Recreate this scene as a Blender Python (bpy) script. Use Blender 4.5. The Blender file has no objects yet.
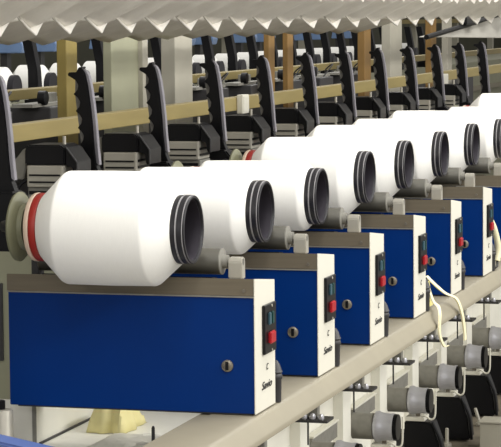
import bpy, bmesh, math, random
from mathutils import Vector, Matrix, noise
random.seed(7)
S = bpy.context.scene
COL = S.collection
PI = math.pi

# ------------------------------------------------------------------ materials
def lin(c):
    c /= 255.0
    return c / 12.92 if c <= 0.04045 else ((c + 0.055) / 1.055) ** 2.4

def mat(name, rgb, rough=0.5, metal=0.0, var=0.06, scale=25.0, bump=0.0, bscale=120.0, stretch=None, spec=0.5):
    m = bpy.data.materials.new(name)
    m.use_nodes = True
    nt = m.node_tree
    b = nt.nodes['Principled BSDF']
    b.inputs['Roughness'].default_value = rough
    b.inputs['Metallic'].default_value = metal
    b.inputs['Specular IOR Level'].default_value = spec
    col = [lin(c) for c in rgb]
    tc = nt.nodes.new('ShaderNodeTexCoord')
    mp = nt.nodes.new('ShaderNodeMapping')
    if stretch:
        mp.inputs['Scale'].default_value = stretch
    nt.links.new(tc.outputs['Object'], mp.inputs['Vector'])
    nz = nt.nodes.new('ShaderNodeTexNoise')
    nz.inputs['Scale'].default_value = scale
    nz.inputs['Detail'].default_value = 4
    nt.links.new(mp.outputs['Vector'], nz.inputs['Vector'])
    rp = nt.nodes.new('ShaderNodeValToRGB')
    rp.color_ramp.elements[0].position = 0.3
    rp.color_ramp.elements[1].position = 0.7
    rp.color_ramp.elements[0].color = [min(1, c * (1 - var)) for c in col] + [1]
    rp.color_ramp.elements[1].color = [min(1, c * (1 + var)) for c in col] + [1]
    nt.links.new(nz.outputs['Fac'], rp.inputs['Fac'])
    nt.links.new(rp.outputs['Color'], b.inputs['Base Color'])
    if bump:
        n2 = nt.nodes.new('ShaderNodeTexNoise')
        n2.inputs['Scale'].default_value = bscale
        nt.links.new(mp.outputs['Vector'], n2.inputs['Vector'])
        bp = nt.nodes.new('ShaderNodeBump')
        bp.inputs['Strength'].default_value = bump
        bp.inputs['Distance'].default_value = 0.002
        nt.links.new(n2.outputs['Fac'], bp.inputs['Height'])
        nt.links.new(bp.outputs['Normal'], b.inputs['Normal'])
    return m

M = dict(
    blue=mat('blue_paint', (0, 45, 112), 0.4, var=0.05, scale=6, bump=0.05, bscale=200, spec=0.12),
    strip=mat('anodised_strip', (112, 103, 86), 0.45, 0.2, var=0.10, scale=30, stretch=(0.2, 6, 6)),
    cream=mat('cream_paint', (220, 217, 203), 0.45, var=0.02, scale=12),
    rail=mat('rail_paint', (141, 134, 115), 0.5, var=0.04, scale=14),
    creamlow=mat('cream_lower_paint', (238, 236, 224), 0.5, var=0.05, scale=9),
    greengrey=mat('greenish_grey_paint', (150, 150, 126), 0.55, var=0.05, scale=8),
    yarn=mat('white_yarn', (250, 249, 244), 0.9, var=0.012, scale=60, bump=0.15, bscale=500, stretch=(8, 1, 1), spec=0.1),
    tube=mat('black_tube_plastic', (30, 29, 34), 0.4, var=0.1),
    tubein=mat('dark_tube_lining', (46, 42, 50), 0.55, var=0.15),
    ring=mat('pale_groove_ring', (170, 168, 170), 0.4, var=0.05),
    red=mat('red_plastic', (158, 34, 24), 0.45, var=0.06),
    peach=mat('cream_plastic_ring', (232, 208, 186), 0.5, var=0.04),
    disc=mat('olive_grey_plastic', (124, 124, 98), 0.5, var=0.1, scale=14),
    black=mat('black_plastic', (12, 12, 15), 0.4, var=0.15, spec=0.25),
    blackgl=mat('black_gloss', (12, 12, 15), 0.3, var=0.1, spec=0.25),
    dark=mat('dark_grey_metal', (58, 57, 58), 0.5, 0.3, var=0.15),
    grey=mat('grey_casting', (138, 136, 128), 0.5, 0.25, var=0.12, scale=40),
    lightgrey=mat('light_grey_metal', (176, 172, 160), 0.45, 0.3, var=0.06),
    roller=mat('grey_roller', (88, 86, 78), 0.4, 0.25, var=0.08, scale=20),
    grip=mat('grip_highlight_grey', (120, 118, 114), 0.45, 0.2, var=0.2, scale=60),  # pale grey imitating the gloss on the lever teeth
    chrome=mat('brushed_steel', (196, 196, 202), 0.32, 0.45, var=0.05, stretch=(1, 9, 9)),
    rim=mat('pale_lever_edge', (150, 148, 156), 0.35, 0.5, var=0.08),
    tan=mat('tan_beam_paint', (144, 129, 80), 0.55, var=0.10, scale=10, stretch=(1, 0.3, 3)),
    brown=mat('brown_post_paint', (124, 94, 46), 0.55, var=0.10, scale=10),
    olive=mat('olive_post_paint', (130, 114, 56), 0.55, var=0.08, scale=10),
    postgrey=mat('pale_post_paint', (166, 162, 148), 0.55, var=0.04, scale=10),
    pleat=mat('off_white_pleated_fibre', (236, 232, 224), 0.85, var=0.05, scale=18, bump=0.2, bscale=90, spec=0.15),
    switchg=mat('green_switch', (16, 62, 60), 0.3, var=0.2, scale=90),
    switchb=mat('pale_blue_switch', (60, 92, 104), 0.3, var=0.15, scale=90),
    switchr=mat('red_switch', (170, 24, 34), 0.3, var=0.1, scale=90),
    ink=mat('black_ink', (26, 26, 28), 0.6),
    brass=mat('worn_brass', (128, 121, 108), 0.35, 0.5, var=0.2, scale=90),
    cord=mat('cream_cord', (236, 228, 190), 0.7, var=0.05),
    film=mat('yellow_film', (214, 204, 128), 0.6, var=0.08),
    yellow=mat('yellow_paper', (236, 226, 164), 0.8, var=0.06, scale=12),
    coverblue=mat('slate_blue_paint', (84, 104, 160), 0.5, var=0.05, scale=9),
    paleblue=mat('pale_blue_paint', (112, 138, 178), 0.4, var=0.1, scale=9),
    floor=mat('concrete_floor', (122, 118, 108), 0.7, var=0.12, scale=4),
    wall=mat('olive_grey_wall', (72, 72, 58), 0.8, var=0.08, scale=3),
    base=mat('grimy_machine_base', (110, 102, 88), 0.6, var=0.25, scale=14),
    duct=mat('grey_sheet_cover', (188, 185, 176), 0.7, var=0.04, scale=8),
)

# ------------------------------------------------------------------ mesh helpers
class MB:
    def __init__(s):
        s.bm = bmesh.new()
    def box(s, x0, x1, y0, y1, z0, z1, bev=0.0):
        r = bmesh.ops.create_cube(s.bm, size=1)
        vs = r['verts']
        for v in vs:
            v.co = Vector(((x0 + x1) / 2 + v.co.x * (x1 - x0), (y0 + y1) / 2 + v.co.y * (y1 - y0), (z0 + z1) / 2 + v.co.z * (z1 - z0)))
        if bev:
            es = list({e for v in vs for e in v.link_edges})
            bmesh.ops.bevel(s.bm, geom=es, offset=bev, segments=2, affect='EDGES', profile=0.6)
        return s
    def prism(s, pts, a0, a1, axis='x', bev=0.0):
        # pts: polygon in the plane across the axis: x -> (y,z), y -> (x,z), z -> (x,y)
        def mk(p, a):
            return {'x': (a, p[0], p[1]), 'y': (p[0], a, p[1]), 'z': (p[0], p[1], a)}[axis]
        A = [s.bm.verts.new(mk(p, a0)) for p in pts]
        B = [s.bm.verts.new(mk(p, a1)) for p in pts]
        fs = [s.bm.faces.new(A), s.bm.faces.new(B[::-1])]
        n = len(pts)
        for i in range(n):
            fs.append(s.bm.faces.new((A[i], B[i], B[(i + 1) % n], A[(i + 1) % n])))
        bmesh.ops.recalc_face_normals(s.bm, faces=fs)
        if bev:
            es = list({e for f in fs for e in f.edges})
            bmesh.ops.bevel(s.bm, geom=es, offset=bev, segments=2, affect='EDGES')
        return s
    def lathe(s, prof, c=(0, 0, 0), axis='x', n=48, closed=False):
        # prof: list of (t along axis, radius)
        rings = []
        for t, r in prof:
            ring = []
            for k in range(n):
                a = 2 * PI * k / n
                u, v = r * math.cos(a), r * math.sin(a)
                p = {'x': (t, u, v), 'y': (u, t, v), 'z': (u, v, t)}[axis]
                ring.append(s.bm.verts.new((p[0] + c[0], p[1] + c[1], p[2] + c[2])))
            rings.append(ring)
        fs = []
        m = len(rings)
        for i in range(m if closed else m - 1):
            A, B = rings[i], rings[(i + 1) % m]
            for k in range(n):
                fs.append(s.bm.faces.new((A[k], B[k], B[(k + 1) % n], A[(k + 1) % n])))
        if not closed:
            for ring in (rings[0], rings[-1]):
                fs.append(s.bm.faces.new(ring))
        bmesh.ops.recalc_face_normals(s.bm, faces=fs)
        return s
    def tube(s, pts, r, n=8):
        pts = [Vector(p) for p in pts]
        rings = []
        prev = None
        for i, p in enumerate(pts):
            d = (pts[min(i + 1, len(pts) - 1)] - pts[max(i - 1, 0)]).normalized()
            ref = prev if prev is not None else (Vector((0, 0, 1)) if abs(d.z) < 0.9 else Vector((1, 0, 0)))
            u = (ref - d * ref.dot(d)).normalized()
            prev = u
            w = d.cross(u)
            rr = r[i] if isinstance(r, (list, tuple)) else r
            rings.append([s.bm.verts.new(p + (u * math.cos(2 * PI * k / n) + w * math.sin(2 * PI * k / n)) * rr) for k in range(n)])
        fs = []
        for A, B in zip(rings, rings[1:]):
            for k in range(n):
                fs.append(s.bm.faces.new((A[k], B[k], B[(k + 1) % n], A[(k + 1) % n])))
        fs += [s.bm.faces.new(rings[0]), s.bm.faces.new(rings[-1])]
        bmesh.ops.recalc_face_normals(s.bm, faces=fs)
        return s
    def build(s, name, m, parent=None, smooth=None, label=None):
        me = bpy.data.meshes.new(name)
        s.bm.to_mesh(me)
        s.bm.free()
        me.materials.append(m)
        o = bpy.data.objects.new(name, me)
        COL.objects.link(o)
        if parent:
            o.parent = parent
        if smooth is not None:
            me.polygons.foreach_set('use_smooth', [True] * len(me.polygons))
            me.set_sharp_from_angle(angle=math.radians(smooth))
        if label:
            o['label'] = label
        return o

def curve_pts(ctrl, n=24):
    P = [Vector(p) for p in ctrl]
    P = [P[0] * 2 - P[1]] + P + [P[-1] * 2 - P[-2]]
    out = []
    for i in range(1, len(P) - 2):
        for k in range(n):
            t = k / n
            a, b, c, d = P[i - 1], P[i], P[i + 1], P[i + 2]
            out.append(0.5 * ((2 * b) + (c - a) * t + (2 * a - 5 * b + 4 * c - d) * t * t + (3 * b - a - 3 * c + d) * t ** 3))
    out.append(P[-2])
    return out

def thing(name, label, cat, loc=(0, 0, 0), group=None):
    o = bpy.data.objects.new(name, None)
    COL.objects.link(o)
    o.location = loc
    o.empty_display_size = 0.05
    tag(o, label, cat, group)
    return o

def tag(o, label, cat, group=None):
    o['label'] = label
    o['category'] = cat
    if group:
        o['group'] = group
    return o

def dup(root, loc, label, parent=None):
    r = root.copy()
    COL.objects.link(r)
    if parent is None:
        r.location = loc
        r['label'] = label
    else:
        r.parent = parent
    for ch in root.children:
        dup(ch, None, None, r)
    return r

def struct(o):
    o['kind'] = 'structure'
    return o

ORD = ['nearest', 'second', 'third', 'fourth', 'fifth', 'sixth', 'seventh', 'eighth', 'ninth', 'tenth', 'eleventh', 'twelfth', 'thirteenth', 'fourteenth']
PITCH = 0.5

def text_mesh(name, body, size, m, parent, y, z, wide=1.0, shear=0.35):
    # lettering on the end panel, reading towards +y, facing +x
    cu = bpy.data.curves.new(name, 'FONT')
    cu.body = body
    cu.size = size
    cu.shear = shear
    cu.extrude = 0.0004
    cu.offset = 0.0
    cu.align_x = 'CENTER'
    cu.align_y = 'CENTER'
    tmp = bpy.data.objects.new(name + '_tmp', cu)
    COL.objects.link(tmp)
    bpy.context.view_layer.update()
    me = bpy.data.meshes.new_from_object(tmp.evaluated_get(bpy.context.evaluated_depsgraph_get()))
    bpy.data.objects.remove(tmp)
    mx = Matrix(((0, 0, 1, 0.0012), (1, 0, 0, y), (0, 1, 0, z), (0, 0, 0, 1)))
    me.transform(mx @ Matrix.Diagonal((wide, 1, 1, 1)))
    me.materials.clear()
    me.materials.append(m)
    me.name = name
    o = bpy.data.objects.new(name, me)
    COL.objects.link(o)
    o.parent = parent
    return o

# ------------------------------------------------------------------ setting
FZ = -0.95
struct(MB().box(-6.2, 4, -6, 40, FZ - 0.1, FZ).build('floor', M['floor']))
struct(MB().box(-6.3, -6.2, -6, 40, FZ, 3.2).build('wall_back', M['wall']))
struct(MB().box(-6.2, 4, 40, 40.1, FZ, 3.2).build('wall_far', M['wall']))

# ------------------------------------------------------------------ machine frame
fr = thing('machine_frame', 'long cream winding machine frame whose front rail carries the blue housings', 'machine frame', (0, 0, FZ))
def fpart(mb, name, m, **k):
    o = mb.build(name, m, fr, **k)
    o.matrix_parent_inverse = Matrix.Translation((0, 0, -FZ))
    return o
fpart(MB().prism([(-0.09, -0.004), (0.0, -0.004), (0.006, -0.006), (0.011, -0.010), (0.03, -0.034), (0.032, -0.038), (0.032, -0.046), (0.028, -0.048), (-0.09, -0.048)], -0.7, 7.5, 'y'), 'front_rail', M['rail'], smooth=40)
fpart(MB().box(-0.508, -0.088, -0.2, 7.5, -0.11, -0.1), 'trough_floor', M['creamlow'])
fpart(MB().box(-0.51, -0.494, 0.108, 7.5, -0.1, -0.006), 'trough_wall', M['creamlow'])
fpart(MB().box(-0.494, -0.489, 0.108, 7.5, -0.1, -0.096), 'trough_seam', M['dark'])
fpart(MB().box(-0.115, -0.0895, -0.7, 7.5, -0.1, -0.006), 'rail_web', M['rail'])
fpart(MB().box(-0.44, -0.42, -0.3, 7.5, FZ, -0.11), 'lower_panel', M['creamlow'])
fpart(MB().box(-0.95, -0.522, 0.38, 0.392, -0.3, 0.292), 'end_plate', M['greengrey'])
fpart(MB().box(-0.69, -0.678, 0.372, 0.38, 0.03, 0.2), 'slot', M['dark'])
fpart(MB().box(-0.95, -0.494, 0.095, 0.107, -0.35, -0.008), 'front_plate', M['creamlow'])
fpart(MB().box(-0.501, -0.493, 0.091, 0.095, -0.35, -0.008), 'seam', M['grey'])
fpart(MB().box(-1.25, -1.23, 0.5, 9.0, FZ, 0.44), 'rear_panel', M['dark'])
fpart(MB().box(-0.44, -0.17, 1.6, 7.5, FZ, -0.685), 'base', M['base'])
for k in range(12):
    y = 1.33 + 0.5 * k
    fpart(MB().box(-0.424, -0.39, y, y + 0.10, -0.685, -0.11, 0.002), 'rib', M['creamlow'])

# ------------------------------------------------------------------ blue housings
T = 0.146
def make_housing():
    r = thing('winder_housing', 'x', 'machine housing', (0.003, 0, 0), 'blue winder housings along the rail')
    mi = 0.0
    def P(mb, name, m, par=r, **k):
        o = mb.build(name, m, par, **k)
        o.data.transform(Matrix.Translation((0, 0, mi)))
        return o
    zt = lambda y: 0.266 - 0.0155 * y / 0.1375
    P(MB().prism([(0.002, 0), (T - 0.002, 0), (T - 0.002, zt(T) - 0.004), (0.002, 0.232)], -0.516, -0.0022, 'x', 0.001), 'cover', M['blue'])
    P(MB().prism([(0, 0.232), (T - 0.004, 0.2325), (T - 0.004, zt(T)), (0, 0.266)], -0.518, -0.002, 'x', 0.001), 'top_strip', M['strip'], label='brown grey metal top strip')
    P(MB().box(-0.518, -0.002, -0.001, 0.003, 0.229, 0.2318), 'strip_lip', M['grey'])
    P(MB().lathe([(-0.003, 0.0035), (0.002, 0.0035)], (-0.022, 0, 0.243), 'y', 12), 'screw', M['brass'])
    P(MB().prism([(-0.001, -0.001), (T, -0.001), (T, zt(T) + 0.0005), (-0.001, 0.2665)], -0.002, 0, 'x', 0.0006), 'end_panel', M['cream'], label='cream white end panel')
    P(MB().box(-0.5, -0.012, 0.006, T - 0.006, -0.003, 0.001), 'bottom_edge', M['dark'])
    sp = P(MB().box(0, 0.0065, 0.05, 0.134, 0.110, 0.208, 0.002), 'switch_plate', M['blackgl'])
    P(MB().prism([(0.072, 0.167), (0.086, 0.167), (0.086, 0.192), (0.072, 0.192)], 0.0065, 0.0105, 'x', 0.0015), 'start_switch', M['switchb'], sp)
    P(MB().prism([(0.094, 0.167), (0.108, 0.167), (0.108, 0.192), (0.094, 0.192)], 0.0065, 0.0105, 'x', 0.0015), 'start_switch', M['switchg'], sp)
    P(MB().prism([(0.072, 0.129), (0.110, 0.129), (0.110, 0.153), (0.072, 0.153)], 0.0065, 0.013, 'x', 0.0022), 'stop_switch', M['switchr'], sp)
    for z in (0.203, 0.114):
        P(MB().lathe([(0.0065, 0.003), (0.0078, 0.003)], (0, 0.1, z), 'x', 10), 'screw', M['lightgrey'], sp)
    P(MB().lathe([(-0.004, 0.0105), (-0.004, 0.012), (0.004, 0.012), (0.004, 0.0)][::-1] if False else [(-0.0035, 0.0098), (-0.002, 0.0118), (0.003, 0.0118)], (-0.057, 0, 0.094), 'y', 24), 'lock', M['brass'], smooth=40)
    lk = [c for c in r.children if c.name.startswith('lock')][0]
    P(MB().box(-0.0602, -0.0538, -0.0045, -0.003, 0.086, 0.1025), 'slot', M['black'], lk)
    P(MB().lathe([(0.0, 0.0135), (0.045, 0.0145), (0.049, 0.0165), (0.053, 0.0165), (0.057, 0.0145), (0.061, 0.0165), (0.065, 0.0145), (0.076, 0.011), (0.084, 0.006)], (-0.010, T + 0.03, -0.003), 'z', 20), 'cable_plug', M['dark'], smooth=50)
    P(MB().box(-0.05, -0.004, T - 0.004, T + 0.016, 0.01, 0.06, 0.003), 'plug_bracket', M['black'])
    o = text_mesh('lettering', 'Savio', 0.022, M['ink'], r, 0.078, 0.047, 1.6); o.data.transform(Matrix.Translation((0, 0, mi)))
    o = text_mesh('mark', 'C', 0.018, M['ink'], r, 0.082, 0.082); o.data.transform(Matrix.Translation((0, 0, mi)))
    return r
H = ['nearest blue winder housing, with the keyhole lock and whole long face showing',
     'second blue winder housing from the front, behind the nearest white package',
     'third blue winder housing from the front, with red switch and white end panel',
     'fourth blue winder housing, with a cream cord hanging beside its end panel',
     'fifth blue winder housing from the front, just behind the hanging cord',
     'sixth blue winder housing, its end panel near the right edge of the photo',
     'farthest blue winder housing in view, cut off by the right edge of the photo']
h0 = make_housing()
h0['label'] = H[0]
for i in range(1, 7):
    dup(h0, (0.003, PITCH * i, 0), H[i])

# ------------------------------------------------------------------ drive rollers
def make_roller():
    r = thing('drive_roller', 'x', 'roller', (0, 0.05, 0.2603), 'drive rollers on top of the housings')
    ax = (0, 0, 0.034)
    MB().lathe([(-0.46, 0.024), (-0.458, 0.026), (-0.080, 0.026), (-0.0785, 0.0255)], ax, 'x', 40).build('roller_body', M['roller'], r, smooth=40)
    MB().lathe([(-0.0783, 0.012), (-0.0783, 0.0262), (-0.0762, 0.0262), (-0.0757, 0.023), (-0.0752, 0.014), (-0.065, 0.0135)], ax, 'x', 32).build('flange', M['grey'], r, smooth=40)
    MB().lathe([(-0.066, 0.007), (-0.034, 0.007)], ax, 'x', 16).build('shaft', M['grey'], r, smooth=40)
    MB().prism([(-0.012, 0.0015), (0.014, -0.0012), (0.014, 0.034), (0.010, 0.043), (-0.008, 0.043), (-0.012, 0.034)], -0.062, -0.034, 'x', 0.002).build('bearing_block', M['lightgrey'], r)
    MB().prism([(-0.046, 0.0055), (-0.012, 0.0015), (-0.012, 0.0035), (-0.046, 0.0075)], -0.44, -0.085, 'x').build('slot_plate', M['black'], r)
    MB().prism([(-0.012, 0.0015), (0.02, -0.002), (0.02, 0.03), (-0.012, 0.03)], -0.476, -0.461, 'x').build('left_bearing', M['dark'], r)
    return r
r0 = make_roller()
RL = ['grey drive roller on the nearest blue housing, under the nearest package', 'grey drive roller on top of the second blue housing from the front',
      'grey drive roller on top of the third blue housing from the front', 'grey drive roller on top of the fourth blue housing, beside the cord',
      'grey drive roller on top of the fifth blue housing from the front', 'grey drive roller on top of the sixth blue housing from the front',
      'grey drive roller on the farthest blue housing at the right edge']
r0['label'] = RL[0]
for i in range(1, 7):
    dup(r0, (0, PITCH * i + 0.05, 0.2603), RL[i])

# ------------------------------------------------------------------ yarn packages
RAD = [0.111, 0.093, 0.082, 0.101, 0.108, 0.1035, 0.107, 0.088, 0.088, 0.113]
def yarn_mb(q):
    xl = -0.3975 + (q - 0.067) * 1.05
    xr = -0.1265 - (q - 0.071) * 1.12
    return MB().lathe([(-0.399, 0.062), (-0.399, 0.0655), (-0.3975, 0.067), (xl - 0.003, q - 0.0022), (xl + 0.001, q - 0.0003), (xl + 0.004, q), ((xl + xr) / 2, q + 0.0008), (xr - 0.004, q), (xr - 0.001, q - 0.0003), (xr + 0.003, q - 0.0022), (-0.1265, 0.071), (-0.1255, 0.069), (-0.1255, 0.062)], (0, 0, 0), 'x', 80, True)
def make_package():
    r = thing('yarn_package', 'x', 'yarn package', (0, -0.0715, 0.368), 'white yarn packages on the winders')
    yarn_mb(RAD[0]).build('yarn', M['yarn'], r, smooth=24)
    MB().lathe([(-0.1245, 0.0665), (-0.117, 0.0668), (-0.116, 0.0640), (-0.1125, 0.0640), (-0.1115, 0.0668), (-0.1035, 0.0668), (-0.1025, 0.0640), (-0.1005, 0.0640), (-0.0985, 0.0662), (-0.097, 0.0652), (-0.097, 0.0608), (-0.102, 0.0594), (-0.39, 0.0580), (-0.3985, 0.0600), (-0.3985, 0.062)], (0, 0, 0), 'x', 64, True).build('tube', M['tube'], r, smooth=30)
    MB().lathe([(-0.116, 0.063), (-0.116, 0.0662), (-0.1135, 0.0662), (-0.1135, 0.063)], (0, 0, 0), 'x', 64, True).build('groove_ring', M['ring'], r, smooth=40)
    MB().lathe([(-0.1024, 0.063), (-0.1024, 0.0658), (-0.1008, 0.0658), (-0.1008, 0.063)], (0, 0, 0), 'x', 64, True).build('groove_ring', M['ring'], r, smooth=40)
    MB().lathe([(-0.1022, 0.059), (-0.386, 0.0574), (-0.386, 0.0564), (-0.1022, 0.058)], (0, 0, 0), 'x', 64, True).build('tube_lining', M['tubein'], r, smooth=40)
    MB().lathe([(-0.414, 0.056), (-0.414, 0.0660), (-0.412, 0.0672), (-0.4025, 0.0672), (-0.4, 0.0658), (-0.4, 0.056)], (0, 0, 0), 'x', 64, True).build('red_ring', M['red'], r, smooth=40)
    MB().lathe([(-0.4245, 0.055), (-0.4245, 0.064), (-0.422, 0.0668), (-0.416, 0.0678), (-0.4145, 0.0668), (-0.4145, 0.055)], (0, 0, 0), 'x', 64, True).build('end_ring', M['peach'], r, smooth=40)
    return r
PK = ['nearest white yarn package, largest, with red ring and olive disc at its left',
      'second white yarn package from the front, over the second blue housing',
      'third white yarn package from the front, over the third blue housing',
      'fourth white yarn package from the front, over the fourth blue housing',
      'fifth white yarn package from the front, over the fifth blue housing',
      'sixth white yarn package from the front, over the sixth blue housing',
      'seventh white yarn package, its black tube end near the right edge of the photo',
      'eighth white yarn package from the front, cut by the right edge of the photo',
      'ninth white yarn package, smaller and low, mostly hidden behind the eighth one',
      'farthest white yarn package, only its stepped top showing at the right edge']
p0 = make_package()
p0['label'] = PK[0]
PZ = [0.368, 0.360, 0.354, 0.366, 0.367, 0.367, 0.368, 0.36, 0.36, 0.368]
PX = [0, 0, -0.005, -0.002, -0.005, -0.005, -0.002, 0, 0, 0]
for i in range(1, 10):
    dy = math.sqrt((RAD[i] + 0.0268) ** 2 - (PZ[i] - 0.2943) ** 2)
    q = dup(p0, (PX[i], PITCH * i + 0.05 - dy, PZ[i]), PK[i])
    yc = [c for c in q.children if c.name.startswith('yarn')][0]
    tmp = yarn_mb(RAD[i]).build('yarn', M['yarn'], None, smooth=24)
    yc.data = tmp.data
    bpy.data.objects.remove(tmp)

# ------------------------------------------------------------------ cradle arms with finger-grip levers
def make_arm():
    r = thing('cradle_arm', 'x', 'cradle lever', (-0.553, 0.105, 0.2), 'black toothed levers behind the packages')
    # right edge curve and toothed left edge, in x-z
    R_ = [(-0.012, 0.462), (-0.006, 0.452), (0.0, 0.425), (0.0055, 0.385), (0.010, 0.34), (0.013, 0.29), (0.017, 0.25), (0.03, 0.215)]
    L_ = []
    zs = 0.445
    for k in range(5):
        f = k / 5
        bx = -0.032 + 0.019 * f
        L_ += [(bx - 0.006 + 0.004 * f, zs - 0.001), (bx + 0.005, zs - 0.008), (bx + 0.011, zs - 0.018), (bx + 0.009, zs - 0.029)]
        zs -= 0.038
    L_ += [(-0.012, 0.25), (-0.022, 0.215)]
    top = [(-0.046, 0.448), (-0.044, 0.455), (-0.026, 0.455), (-0.020, 0.466), (-0.010, 0.468)]
    MB().prism(top + R_ + L_[::-1], -0.012, 0.012, 'y', 0.0012).build('lever', M['black'], r)
    grip = [(-0.030, 0.44), (-0.031, 0.405), (-0.026, 0.36), (-0.019, 0.30), (-0.013, 0.25), (-0.004, 0.25), (-0.010, 0.30), (-0.017, 0.36), (-0.022, 0.405), (-0.022, 0.44)]
    MB().prism(grip, -0.006, 0.006, 'y').build('grip_highlight', M['grip'], r)  # strip whose pale colour stands in for glossy highlights on the teeth
    rim = [(x + 0.001, z) for x, z in R_[:-1]] + [(x + 0.0085, z - 0.004) for x, z in R_[:-1]][::-1]
    MB().prism(rim, -0.008, 0.008, 'y', 0.001).build('lever_edge', M['rim'], r)  # pale strip along the right edge of the lever
    MB().prism([(-0.034, 0.102), (0.046, 0.102), (0.056, 0.15), (0.05, 0.2), (0.03, 0.225), (-0.02, 0.225), (-0.036, 0.2)], -0.03, 0.03, 'y', 0.004).build('pivot_block', M['black'], r)
    for z in (0.15, 0.195):
        MB().lathe([(-0.036, 0.007), (-0.029, 0.007)], (0.03, 0, z), 'y', 12).build('bolt', M['dark'], r)
    # chuck: olive disc and hub carrying the left end of the package (axis at y -0.148, z 0.168)
    ax = (0.002, -0.174, 0.168)
    MB().lathe([(0.094, 0.05), (0.094, 0.063), (0.0965, 0.068), (0.1, 0.0688), (0.103, 0.066), (0.106, 0.058), (0.110, 0.047), (0.119, 0.044)], ax, 'x', 48).build('chuck_disc', M['disc'], r, smooth=40)
    MB().tube([(0.0, 0.0, 0.15), (0.035, -0.09, 0.16), (0.076, -0.174, 0.168), (0.096, -0.174, 0.168)], 0.012, 10).build('spindle', M['dark'], r, smooth=50)
    MB().lathe([(0.1195, 0.02), (0.19, 0.019)], ax, 'x', 32).build('mandrel', M['dark'], r, smooth=40)
    return r
a0 = make_arm()
AL = ['black lever holding the olive disc, at the left edge of the photo', 'nearest full black toothed lever, behind the top of the nearest package']
AL += ['black toothed lever with pale edge, %s from the left of the full ones' % ORD[k] for k in range(1, 11)]
a0['label'] = AL[0]
a0.location.x = -0.558
for i in range(1, 12):
    dup(a0, (-0.553, PITCH * i + 0.105, 0.2), AL[i])

# ------------------------------------------------------------------ traverse units (black hoods) on the long traverse beam
tb = thing('traverse_beam', 'long dark beam behind the white packages, carrying the black hoods', 'beam', (-0.62, 3.5, 0.16))
MB().box(-0.075, 0.105, -3.1, 4.2, 0.0, 0.14, 0.004).build('beam_body', M['dark'], tb)
MB().box(0.105, 0.11, -3.1, 4.2, 0.06, 0.075).build('beam_groove', M['black'], tb)
def make_hood():
    r = thing('traverse_unit', 'x', 'traverse unit', (-0.597, 0.45, 0.3005), 'black hooded traverse units behind the packages')
    # hood: chamfered top in x-z, extruded along y
    MB().prism([(-0.047, 0.163), (-0.047, 0.200), (-0.041, 0.209), (0.036, 0.209), (0.045, 0.200), (0.045, 0.163)], -0.012, 0.09, 'y', 0.003).build('hood', M['black'], r)
    MB().prism([(0.0455, 0.203), (0.049, 0.203), (0.072, 0.170), (0.072, 0.132), (0.064, 0.132), (0.060, 0.158), (0.0455, 0.163)], -0.006, 0.085, 'y', 0.0015).build('hood_wing', M['black'], r)
    MB().tube([(0.047, -0.008, 0.205), (0.073, -0.008, 0.169), (0.073, -0.008, 0.132)], 0.0022, 8).build('wing_rim', M['dark'], r)
    MB().prism([(-0.049, 0.200), (-0.054, 0.200), (-0.078, 0.170), (-0.074, 0.128), (-0.056, 0.128), (-0.049, 0.16)], 0.0, 0.08, 'y', 0.002).build('side_flap', M['grey'], r)
    MB().box(-0.04, 0.044, -0.02, 0.08, 0.112, 0.162, 0.003).build('casing', M['lightgrey'], r)
    MB().box(-0.042, 0.046, -0.01, 0.08, 0.022, 0.111, 0.003).build('lower_casing', M['grey'], r)
    mb = MB()
    for z in (0.035, 0.055, 0.075, 0.095):
        mb.box(-0.038, 0.04, -0.013, -0.0095, z, z + 0.008)
    for z in (0.122, 0.138):
        mb.box(-0.034, 0.038, -0.0225, -0.0195, z, z + 0.004)
        mb.box(0.0435, 0.0465, -0.01, 0.07, z, z + 0.006)
    mb.build('vent_slots', M['black'], r)
    MB().box(-0.052, 0.05, -0.014, 0.08, 0.0, 0.0215, 0.002).build('base_plate', M['black'], r)
    MB().tube(curve_pts([(-0.05, -0.005, 0.03), (-0.07, -0.02, 0.06), (-0.062, -0.015, 0.11), (-0.043, -0.005, 0.13)], 8), 0.004, 8).build('cable', M['black'], r, smooth=60)
    MB().lathe([(-0.008, 0.004), (0.014, 0.004)], (0.03, 0.03, 0.213), 'z', 10).build('post_pin', M['lightgrey'], r)
    return r
u0 = make_hood()
for c in u0.children:
    c.data.transform(Matrix.Diagonal((1, 1, 0.955, 1)))
UL = ['nearest black hooded traverse unit, above the left end of the nearest package'] + ['black hooded traverse unit, %s from the left, above the white packages' % ORD[k] for k in range(1, 11)]
u0['label'] = UL[0]
for i in range(1, 10):
    dup(u0, (-0.597, PITCH * i + 0.45, 0.3005), UL[i])

# ------------------------------------------------------------------ tan beams, posts
b = MB().box(-0.80, -0.76, -0.4, 9.0, 0.492, 0.532, 0.002).build('cross_beam', M['tan'])
tag(b, 'lower tan beam running along behind the black levers', 'beam')
b = MB().box(-1.31, -1.26, 0.5, 12.0, 0.543, 0.572, 0.002).build('cross_beam', M['tan'])
tag(b, 'upper tan beam, farther back than the lower one', 'beam')
def post(x0, x1, y0, y1, m, label, z1=0.95, lip=None):
    r = thing('support_post', label, 'post', ((x0 + x1) / 2, (y0 + y1) / 2, FZ), 'posts behind the levers')
    dx, dy = (x1 - x0) / 2, (y1 - y0) / 2
    MB().box(-dx, dx, -dy, dy, 0, z1 - FZ, 0.003).build('column', m, r)
    MB().box(-dx - 0.012, dx + 0.012, -dy - 0.02, dy + 0.02, 0, 0.012).build('foot_plate', m, r)
    if lip:
        MB().box(dx - 0.004, dx + 0.014, dy - lip, dy + 0.004, 0.0125, z1 - FZ, 0.002).build('edge_strip', M['postgrey'], r)
    return r
post(-0.968, -0.94, 1.50, 1.585, M['olive'], 'olive tan post just left of the nearest full lever')
post(-0.965, -0.94, 1.86, 2.14, M['greengrey'], 'wide greenish grey post between the first two full levers', lip=0.045)
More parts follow.
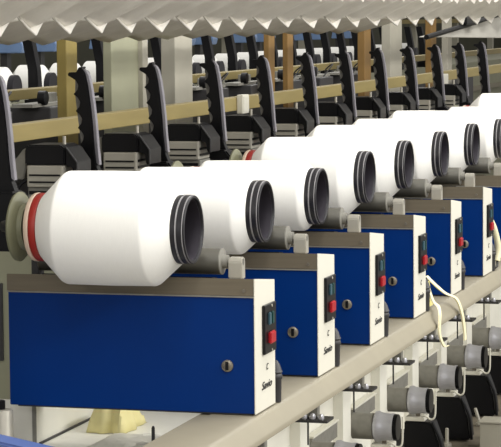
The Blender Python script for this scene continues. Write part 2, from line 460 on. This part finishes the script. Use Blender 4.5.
post(-0.99, -0.945, 2.46, 2.64, M['postgrey'], 'wide pale grey post between the second and third full levers')
post(-1.01, -0.99, 3.70, 3.78, M['brown'], 'brown post just right of the fourth full lever, first of a close pair')
post(-1.01, -0.99, 3.96, 4.04, M['brown'], 'brown post of the close pair, the one nearer the fifth lever')
post(-1.01, -0.98, 5.16, 5.28, M['brown'], 'brown post just right of the sixth full lever')
post(-1.02, -0.98, 5.66, 5.90, M['postgrey'], 'wide pale post just behind the seventh full lever')
post(-1.01, -0.98, 6.56, 6.68, M['brown'], 'brown post behind the eighth and ninth levers, farthest of the brown ones')
post(-1.01, -0.98, 6.96, 7.07, M['postgrey'], 'narrow pale post farthest along, at the right of the farthest brown post')

# cream boxes and metal guide bars on the lower beam
def cream_box(y0, y1, z0, z1, label):
    r = thing('junction_box', label, 'box', (-0.778, (y0 + y1) / 2, 0.5325), None)
    h = z1 - z0
    return r
r = thing('junction_box', 'small cream box beside the third full lever, on the tan beam', 'box', (-0.74, 2.53, 0.482))
MB().box(-0.0198, 0.0, -0.035, 0.035, 0, 0.058, 0.003).build('box_body', M['cream'], r)
MB().box(0.0, 0.002, -0.028, 0.028, 0.006, 0.052, 0.0008).build('box_lid', M['cream'], r)
r = thing('junction_box', 'small white box on the tan beam by the far brown post', 'box', (-0.74, 5.62, 0.475))
MB().box(-0.0198, 0.012, -0.07, 0.07, 0, 0.05, 0.003).build('box_body', M['cream'], r)
MB().box(0.012, 0.015, -0.055, 0.055, 0.006, 0.044, 0.001).build('box_lid', M['cream'], r)

# yarn guide carriages between the two beams
def make_guide():
    r = thing('yarn_guide', 'x', 'yarn guide', (-1.05, 0.9, 0.44), 'grey yarn guides between the tan beams')
    MB().box(-0.06, 0.06, -0.11, 0.11, 0.0, 0.05, 0.004).build('guide_body', M['dark'], r)
    MB().box(-0.03, 0.03, -0.17, 0.17, 0.0505, 0.06).build('guide_rod', M['grey'], r)
    MB().lathe([(-0.012, 0.012), (-0.01, 0.02), (0.01, 0.02), (0.012, 0.012)], (0.03, -0.09, 0.075), 'x', 20).build('pulley', M['black'], r, smooth=40)
    MB().box(-0.03, 0.0, 0.03, 0.1, 0.05, 0.085, 0.003).build('clamp', M['grey'], r)
    MB().tube(curve_pts([(0.03, 0.06, 0.05), (0.06, 0.1, 0.1), (0.02, 0.15, 0.08), (0.0, 0.19, 0.05)], 6), 0.003, 6).build('wire', M['dark'], r)
    return r
g0 = make_guide()
GL = ['grey yarn guide %s from the left, in the gap between the tan beams' % ORD[k] for k in range(14)]
GL[0] = 'grey yarn guide nearest the left edge, in the gap between the tan beams'
g0.location = (-1.10, 1.25, 0.485)
g0['label'] = GL[0]
for i in range(1, 9):
    dup(g0, (-1.10, 1.25 + PITCH * i, 0.485), GL[i])
gr = thing('guide_rail', 'long dark metal rail under the yarn guides', 'rail', (-1.10, 3.8, 0.455))
MB().box(-0.06, 0.06, -3.0, 4.2, 0, 0.0295, 0.002).build('rail_bar', M['dark'], gr)
MB().lathe([(-3.0, 0.008), (4.2, 0.008)], (0.07, 0, 0.014), 'y', 12).build('rail_rod', M['lightgrey'], gr, smooth=40)

# ------------------------------------------------------------------ pleated sheets over the machine
def pleated(x0, z0, x1, z1, y0, y1, per, amp, seed, label, sag=0.0, lip=0.0):
    rnd = random.Random(seed)
    bm = bmesh.new()
    ys, y = [], y0
    k = 0
    while y < y1:
        ys.append((y, k % 2))
        y += per * (1 + 0.14 * max(0, y)) * 0.5 * rnd.uniform(0.88, 1.14)
        k += 1
    nt = 7
    rows = []
    for j in range(nt + 1):
        t = j / nt
        row = []
        for q in range(len(ys) - 1):
            for m in range(4):
                f = m / 4
                a = ys[q][0] * (1 - f) + ys[q + 1][0] * f
                h = ys[q][1] * (1 - f) + ys[q + 1][1] * f
                s = 2 * h - 1
                wob = 1 + 0.25 * noise.noise((a * 2.1 + seed, t * 2.0, 0))
                yy = a + 0.015 * noise.noise((a * 3.0, t * 3, seed))
                x = x0 + (x1 - x0) * t
                z = z0 + (z1 - z0) * t - sag * math.sin(PI * t) + amp * s * wob * (1 - 0.25 * t) + 0.004 * noise.noise((a * 5, t * 4, seed + 3))
                row.append(bm.verts.new((x + 0.3 * amp * s, yy, z)))
        rows.append(row)
    if lip:
        low = min(v.co.z for v in rows[0])
        row = []
        for v in rows[0]:
            g = max(0.0, 1 - (v.co.z - low) / (2 * amp))
            row.append(bm.verts.new((v.co.x + 0.02 * g, v.co.y - 0.004, v.co.z - lip * (g ** 0.7) - 0.001)))
        rows.insert(0, row)
    for A, B in zip(rows, rows[1:]):
        for i in range(len(A) - 1):
            bm.faces.new((A[i], A[i + 1], B[i + 1], B[i]))
    bmesh.ops.recalc_face_normals(bm, faces=bm.faces)
    mb = MB(); mb.bm.free(); mb.bm = bm
    o = mb.build('pleated_sheet', M['pleat'], None, smooth=25)
    so = o.modifiers.new('thick', 'SOLIDIFY')
    so.thickness = 0.006
    tag(o, label, 'pleated sheet', 'pleated fibre sheets over the machine')
    return o
pleated(-0.84, 0.724, -0.63, 0.785, -0.6, 4.75, 0.2, 0.006, 3, 'lowest off-white pleated sheet, its nearly straight edge above the levers')
pleated(-0.60, 0.772, -0.445, 0.845, -0.9, 7.0, 0.2, 0.014, 5, 'middle off-white pleated sheet, its row of teeth hanging in front of the lowest', lip=0.02)
pleated(-0.42, 0.852, -0.20, 0.94, -1.05, 8.0, 0.21, 0.014, 9, 'topmost off-white pleated sheet, cut by the top edge of the photo', lip=0.02)

rk = thing('sheet_rack', 'slim pale rack under the pleated sheets over the machine', 'rack', (-0.45, 3.0, FZ))
def rbox(x0, x1, y0, y1, z0, z1, name):
    MB().box(x0 + 0.45, x1 + 0.45, y0 - 3.0, y1 - 3.0, z0 - FZ, z1 - FZ, 0.001).build(name, M['duct'], rk)
rbox(-0.66, -0.64, -0.52, -0.49, FZ, 0.75, 'rack_leg')
rbox(-0.656, -0.644, -0.58, -0.25, 0.7505, 0.761, 'rack_rail')
rbox(-0.468, -0.450, -0.52, -0.49, FZ, 0.78, 'rack_leg')
rbox(-0.465, -0.453, -0.6, -0.25, 0.7805, 0.796, 'rack_rail')
rbox(-0.29, -0.27, -0.88, -0.85, FZ, 0.86, 'rack_leg')
rbox(-0.286, -0.274, -1.0, -0.7, 0.8605, 0.872, 'rack_rail')
# grey cover with dark edging beyond the pleats
cv = thing('sheet_cover', 'plain grey sheet cover at upper right, under a dark sloping edge', 'cover', (-0.72, 5.1, 0.69))
MB().prism([(0.0, 0.0), (4.5, -0.055), (4.5, 0.235), (1.75, 0.09)], -0.02, 0.02, 'x', 0.002).build('cover_panel', M['duct'], cv)
MB().tube([(0.026, -0.05, 0.0), (0.026, 0.85, 0.045), (0.026, 1.75, 0.095), (0.026, 4.5, 0.245)], 0.011, 8).build('dark_edging', M['black'], cv)
MB().box(0.022, 0.05, 0.72, 0.98, 0.045, 0.085, 0.008).build('edging_clamp', M['black'], cv)

MB().box(-0.02, 0.02, 3.0, 3.06, FZ - 0.69, -0.04).build('cover_leg', M['duct'], cv)
# ------------------------------------------------------------------ tensioners below the rail
def make_tens():
    r = thing('yarn_tensioner', 'x', 'yarn tensioner', (-0.415, 1.99, -0.632), 'steel and black yarn tensioners under the rail')
    az = 0.165
    MB().box(0.0, 0.02, 0.0, 0.30, az + 0.0, az + 0.048, 0.002).build('mounting_plate', M['grey'], r)
    MB().box(0.0, 0.026, -0.004, 0.30, az + 0.0485, az + 0.055, 0.001).build('plate_flange', M['cream'], r)
    MB().lathe([(0.02, 0.040), (0.095, 0.040)], (0, 0, az), 'x', 40).build('base_drum', M['grey'], r, smooth=40)
    MB().lathe([(0.095, 0.036), (0.1, 0.036), (0.101, 0.046), (0.113, 0.0475), (0.122, 0.0435), (0.152, 0.0405), (0.163, 0.042), (0.166, 0.042)], (0, 0, az), 'x', 48).build('steel_drum', M['chrome'], r, smooth=40)
    MB().lathe([(0.1665, 0.040), (0.18, 0.039), (0.182, 0.02)], (0, 0, az), 'x', 40).build('end_cap', M['blackgl'], r, smooth=40)
    MB().prism([(0.085, -0.045), (0.224, -0.045), (0.215, 0.03), (0.186, 0.1), (0.085, 0.1)], -0.03, 0.055, 'y', 0.004).build('motor_body', M['black'], r)
    MB().tube(curve_pts([(0.190, -0.03, 0.1), (0.206, -0.03, 0.07), (0.222, -0.03, 0.03), (0.231, -0.03, -0.044)], 6), 0.006, 8).build('front_rib', M['blackgl'], r, smooth=50)
    MB().box(0.088, 0.16, -0.026, 0.05, 0.1005, 0.114, 0.002).build('pad', M['cream'], r)
    MB().lathe([(0.1125, 0.008), (0.127, 0.008)], (0.13, 0.0, 0), 'z', 12).build('stud', M['brass'], r)
    MB().tube(curve_pts([(0.206, -0.045, 0.205), (0.206, -0.045, 0.16), (0.203, -0.045, 0.122), (0.188, -0.045, 0.112), (0.165, -0.045, 0.124), (0.15, -0.04, 0.119)], 6), 0.0034, 8).build('wire_hook', M['cream'], r, smooth=50)
    MB().box(0.0, 0.11, -0.02, 0.05, -0.04, 0.06, 0.002).build('bracket', M['dark'], r)
    return r
t0 = make_tens()
for c in t0.children:
    c.data.transform(Matrix.Diagonal((0.88, 1, 1, 1)))
TL = ['nearest yarn tensioner, only its top at the bottom edge of the photo', 'second yarn tensioner, its steel drum at the bottom of the photo',
      'third yarn tensioner, its steel drum above a thin white wire hook', 'fourth yarn tensioner, steel drum right below the hanging cream cord',
      'fifth yarn tensioner, its steel drum close to the right edge', 'farthest yarn tensioner, cut by the right edge of the photo']
t0['label'] = TL[0]
for i in range(1, 6):
    dup(t0, (-0.415, 1.99 + PITCH * i, -0.632), TL[i])

# metal pegs on the machine base
def make_peg():
    r = thing('metal_peg', 'x', 'peg', (-0.2, 3.2, -0.66), 'steel pegs on the machine base')
    MB().lathe([(0.0, 0.016), (0.01, 0.016), (0.011, 0.006), (0.06, 0.006), (0.062, 0.004)], (0, 0, 0), 'z', 12).build('peg_rod', M['lightgrey'], r, smooth=40)
    return r

pg = make_peg()
PG = ['steel peg on the grimy base, nearest the bottom edge', 'steel peg on the base just right of the lowest black motor', 'steel peg on the base, between the black motors and the pale post', 'tilted steel peg on the base, nearest the pale post', 'farthest steel peg on the base at the right edge']
pg['label'] = PG[0]
pg.location = (-0.28, 3.37, -0.685)
for i, (x, y, t) in enumerate(((-0.287, 3.66, 0), (-0.24, 3.55, 0), (-0.24, 3.78, -0.5), (-0.243, 4.04, 0))):
    q = dup(pg, (x, y, -0.685 if not t else -0.680), PG[i + 1])
    q.rotation_euler = (0, t * 0.6, 0)
bp = thing('base_post', 'short pale grey post on the machine base at the lower right corner', 'post', (-0.12, 3.38, FZ))
MB().box(-0.04, 0.04, -0.05, 0.05, 0, 0.355, 0.003).build('post_column', M['postgrey'], bp)
MB().box(-0.045, 0.045, -0.055, 0.055, 0.3555, 0.362, 0.002).build('post_cap', M['postgrey'], bp)
# terminal shelves
def make_shelf():
    r = thing('terminal_shelf', 'x', 'terminal shelf', (-0.21, 0.8, -0.245), 'dark terminal shelves under the rail')
    MB().box(-0.172, 0.035, -0.02, 0.05, 0.0, 0.007, 0.001).build('shelf_plate', M['dark'], r)
    for x in (-0.03, -0.008, 0.014):
        MB().lathe([(0.0072, 0.008), (0.014, 0.008), (0.02, 0.005)], (x, 0.0, 0), 'z', 12).build('terminal_screw', M['chrome'], r, smooth=40)
    MB().box(-0.05, 0.0, 0.02, 0.045, 0.0072, 0.05, 0.002).build('terminal_block', M['grey'], r)
    MB().tube([(-0.02, 0.0, 0.002), (-0.02, 0.0, -0.06)], 0.0025, 6).build('rod', M['dark'], r)
    return r
s0 = make_shelf()
SL = ['terminal shelf nearest the bottom edge, close under the cream rail', 'second terminal shelf from the bottom, under the cream rail', 'third terminal shelf under the cream rail, left of the steel drums',
      'fourth terminal shelf under the rail, above the nearest steel drums', 'fifth terminal shelf under the rail, left of the cream cord end', 'sixth terminal shelf under the rail, right beneath the hanging cord', 'farthest terminal shelf under the rail, by the right edge']
s0['label'] = SL[0]
for i in range(1, 7):
    dup(s0, (-0.21, 0.8 + PITCH * i, -0.245), SL[i])

# ------------------------------------------------------------------ cord, papers, pin, foreground cover
cd = thing('hanging_cord', 'cream cord and yellow film hanging over the rail beside the fourth housing', 'cord', (0.02, 1.705, 0.0))
def ribbon(ctrl, w, t, name, m):
    mb = MB()
    pts = curve_pts(ctrl, 10)
    A = []
    for p in pts:
        A.append([mb.bm.verts.new(p + Vector(d)) for d in ((0, -w / 2, 0), (0, w / 2, 0), (t, w / 2, 0), (t, -w / 2, 0))])
    for a, c in zip(A, A[1:]):
        for k in range(4):
            mb.bm.faces.new((a[k], c[k], c[(k + 1) % 4], a[(k + 1) % 4]))
    mb.bm.faces.new(A[0]); mb.bm.faces.new(A[-1])
    bmesh.ops.recalc_face_normals(mb.bm, faces=mb.bm.faces)
    return mb.build(name, m, cd, smooth=40)
ribbon([(-0.03, 0.005, 0.085), (-0.02, 0.02, 0.07), (0.0, 0.10, 0.03), (0.014, 0.19, 0.004), (0.02, 0.24, -0.04), (0.018, 0.29, -0.095), (0.018, 0.30, -0.125)], 0.028, 0.004, 'strand', M['cord'])
ribbon([(-0.03, 0.004, 0.07), (-0.014, 0.008, 0.02), (0.004, -0.006, 0.006), (0.017, -0.05, -0.012), (0.018, -0.06, -0.06), (0.018, 0.0, -0.10), (0.018, 0.06, -0.108)], 0.022, 0.004, 'strand', M['cord'])
ribbon([(-0.036, 0.03, 0.065), (-0.03, 0.03, 0.03), (-0.026, 0.03, 0.001)], 0.07, 0.003, 'film', M['film'])
w = thing('cream_strap', 'short cream strap beside the sixth housing at the right edge', 'strap', (0.002, 2.7, 0.0))
mb = MB()
mb.tube(curve_pts([(-0.02, 0.0, 0.16), (-0.008, 0.03, 0.12), (0.002, 0.05, 0.06), (0.0, 0.04, 0.02)], 8), [0.010] * 25, 8)
mb.build('strap_loop', M['cord'], w, smooth=60)
MB().tube(curve_pts([(0.0, 0.042, 0.02), (0.004, 0.02, 0.008), (0.002, -0.015, 0.004)], 8), 0.004, 6).build('wire', M['dark'], w, smooth=60)

# crumpled yellow paper: a folded sheet with real thickness
def crumple(w_, d_, h_, seed, name, m):
    bm = bmesh.new()
    nx, ny = 22, 22
    g = []
    for i in range(nx + 1):
        row = []
        for j in range(ny + 1):
            u, v = i / nx, j / ny
            edge = min(u, 1 - u, v, 1 - v)
            z = h_ * min(1.0, edge * 7) ** 0.7
            n1 = noise.noise((u * 3 + seed, v * 3, 1.7))
            n2 = abs(noise.noise((u * 6, v * 6 + seed, 4.2)))
            z = max(0.0, z * (0.85 + 0.35 * n1) - 0.010 * n2 * (edge > 0.02))
            row.append(bm.verts.new(((u - 0.5) * w_ + 0.012 * noise.noise((v * 4, seed, 0)), (v - 0.5) * d_ + 0.012 * noise.noise((u * 4, seed, 5)), z + 0.001)))
        g.append(row)
    for i in range(nx):
        for j in range(ny):
            bm.faces.new((g[i][j], g[i + 1][j], g[i + 1][j + 1], g[i][j + 1]))
    mb = MB(); mb.bm.free(); mb.bm = bm
    o = mb.build(name, m, None, smooth=30)
    s = o.modifiers.new('thick', 'SOLIDIFY'); s.thickness = 0.0015; s.offset = 1
    return o
o = crumple(0.085, 0.15, 0.06, 2.0, 'yellow_paper', M['yellow'])
o.location = (-0.40, 0.33, -0.1)
tag(o, 'crumpled pale yellow paper lying in the trough under the nearest housing', 'paper')
o = crumple(0.16, 0.16, 0.012, 6.0, 'white_paper', M['cream'])
o.location = (-0.30, 0.16, -0.1)
tag(o, 'flat white paper in the trough, right of the yellow paper', 'paper')

pn = thing('trough_pin', 'thin dark metal pin standing in the trough below the nearest housing', 'pin', (-0.249, 0.12, -0.1))
MB().lathe([(0.0, 0.004), (0.042, 0.0035), (0.046, 0.002)], (0, 0, 0), 'z', 12).build('pin_rod', M['dark'], pn, smooth=40)
MB().lathe([(0.0, 0.012), (0.004, 0.011), (0.005, 0.005)], (0, 0, 0), 'z', 16).build('pin_base', M['brass'], pn, smooth=40)

gp = thing('grey_column', 'short grey column with dark cap at the lower left corner', 'column', (-0.507, -0.05, FZ))
MB().lathe([(0, 0.04), (0.02, 0.0195), (0.946, 0.0195), (0.949, 0.017)], (0, 0, 0), 'z', 28).build('column_shaft', M['lightgrey'], gp, smooth=40)
MB().lathe([(0.9495, 0.009), (0.966, 0.009), (0.968, 0.005)], (-0.005, 0, 0), 'z', 20).build('dark_cap', M['black'], gp, smooth=40)

bc = thing('end_cover', 'slate blue sloping cover at the bottom left corner, nearest the camera', 'cover', (-0.45, -0.34, FZ))
MB().prism([(-0.3, 0), (0.33, 0), (0.33, 0.90), (0.165, 0.9275), (0.042, 0.9495), (-0.3, 1.0)], -0.03, 0.03, 'y', 0.004).build('cover_panel', M['coverblue'], bc)
MB().box(-0.32, 0.35, -0.04, 0.04, 0, 0.02).build('cover_foot', M['dark'], bc)

# ------------------------------------------------------------------ second machine far behind
XF = -3.1
fm = thing('far_machine', 'second winding machine far behind, beyond the posts', 'machine', (XF, 13, FZ))
MB().box(-0.58, 0.15, -8, 12, 0, 1.28, 0.004).build('far_body', M['greengrey'], fm)
MB().box(0.15, 0.2, -8, 12, 1.0, 1.04).build('far_rail', M['rail'], fm)
MB().box(-0.56, -0.46, -8, 12, 1.66, 1.70).build('far_top_rail', M['olive'], fm)
for k in range(9):
    MB().box(-0.55, -0.49, -7.6 + 2.2 * k, -7.5 + 2.2 * k, 1.281, 1.66).build('far_upright', M['postgrey'], fm)
def make_far():
    p = thing('far_package', 'white yarn package on the second machine far behind', 'yarn package', (XF, 6, 0.451), 'white packages on the far machine')
    MB().lathe([(-0.10, 0.07), (-0.07, 0.105), (0.05, 0.105), (0.08, 0.07)], (0, 0, 0), 'x', 28).build('far_yarn', M['yarn'], p, smooth=40)
    MB().lathe([(0.0805, 0.066), (0.11, 0.066)], (0, 0, 0), 'x', 24).build('far_tube', M['tube'], p, smooth=40)
    a = thing('far_lever', 'black lever on the second machine far behind', 'cradle lever', (XF, 6, 0.33), 'black levers on the far machine')
    MB().prism([(-0.02, 0), (0.04, 0), (0.03, 0.2), (0.0, 0.36), (-0.05, 0.36), (-0.02, 0.2)], -0.03, 0.03, 'y', 0.003).build('far_lever_arm', M['black'], a)
    MB().box(-0.04, 0.05, -0.03, 0.03, 0, 0.05, 0.003).build('far_pivot', M['black'], a)
    h = thing('far_hood', 'pale blue hood on the second machine far behind', 'traverse unit', (XF, 6, 0.3305), 'pale blue hoods on the far machine')
    MB().prism([(-0.09, 0.27), (0.07, 0.27), (0.08, 0.31), (0.05, 0.37), (-0.07, 0.37)], -0.06, 0.06, 'y', 0.004).build('far_hood_shell', M['paleblue'], h)
    MB().box(-0.06, -0.02, -0.03, 0.03, 0, 0.27).build('far_hood_stem', M['dark'], h)
    return p, a, h
fp, fa, fh = make_far()
for i in range(0, 20):
    y = 6.3 + PITCH * i
    P3 = (XF, y, 0.442); A3 = (XF + 0.11, y + 0.22, 0.3305); H3 = (XF - 0.32, y + 0.02, 0.3305)
    if i == 0:
        fp.location, fa.location, fh.location = P3, A3, H3
    else:
        dup(fp, P3, fp['label']); dup(fa, A3, fa['label'])
        if i % 3 != 1:
            dup(fh, H3, fh['label'])

# ------------------------------------------------------------------ light
def area(name, loc, sx, sy, power, col, rot=(0, 0, 0)):
    l = bpy.data.lights.new(name, 'AREA')
    l.shape = 'RECTANGLE'
    l.size, l.size_y = sx, sy
    l.energy = power
    l.color = col
    o = bpy.data.objects.new(name, l)
    o.location = loc
    o.rotation_euler = rot
    COL.objects.link(o)
    o['kind'] = 'helper'
    return o
area('unseen_overhead_lamp', (0.5, 1.0, 2.6), 0.5, 12.0, 150, (1.0, 0.985, 0.95))
area('unseen_overhead_lamp', (1.9, 0.0, 2.4), 0.5, 9.0, 40, (1.0, 0.985, 0.95), (0, math.radians(30), 0))
area('unseen_overhead_lamp', (4.2, 2.0, 2.6), 0.6, 9.0, 330, (1.0, 0.985, 0.95), (0, math.radians(50), 0))  # added light from the aisle side, brightens the panels under the rail
area('unseen_overhead_lamp', (0.3, -7.5, 2.4), 6.0, 0.5, 105, (1.0, 0.985, 0.95), (math.radians(55), 0, 0))  # added front light at a low angle, brightens the trough under the housings
area('unseen_overhead_lamp', (-2.2, 8.0, 2.7), 0.5, 12.0, 90, (1.0, 0.985, 0.95))
W = bpy.data.worlds.new('world')
S.world = W
W.use_nodes = True
bg = W.node_tree.nodes['Background']
bg.inputs[0].default_value = (1.0, 0.97, 0.93, 1)
bg.inputs[1].default_value = 0.5

# ------------------------------------------------------------------ camera
cam = bpy.data.cameras.new('camera')
cam.sensor_width = 36
cam.sensor_fit = 'HORIZONTAL'
cam.lens = 2318.3 / 501 * 36
cam.clip_end = 200
co = bpy.data.objects.new('camera', cam)
COL.objects.link(co)
p, r, y = 0.088, -0.009, 0.279
F = Vector((-math.sin(y) * math.cos(p), math.cos(y) * math.cos(p), -math.sin(p)))
R0 = Vector((math.cos(y), math.sin(y), 0))
U0 = R0.cross(F)
R2 = R0 * math.cos(r) + U0 * math.sin(r)
U2 = -R0 * math.sin(r) + U0 * math.cos(r)
B = -F
co.matrix_world = Matrix(((R2.x, U2.x, B.x, 1.232), (R2.y, U2.y, B.y, -4.3155), (R2.z, U2.z, B.z, 0.771), (0, 0, 0, 1)))
S.camera = co

S.view_settings.view_transform = 'Standard'
S.view_settings.look = 'None'
S.view_settings.exposure = 0.0
S.view_settings.gamma = 1.0
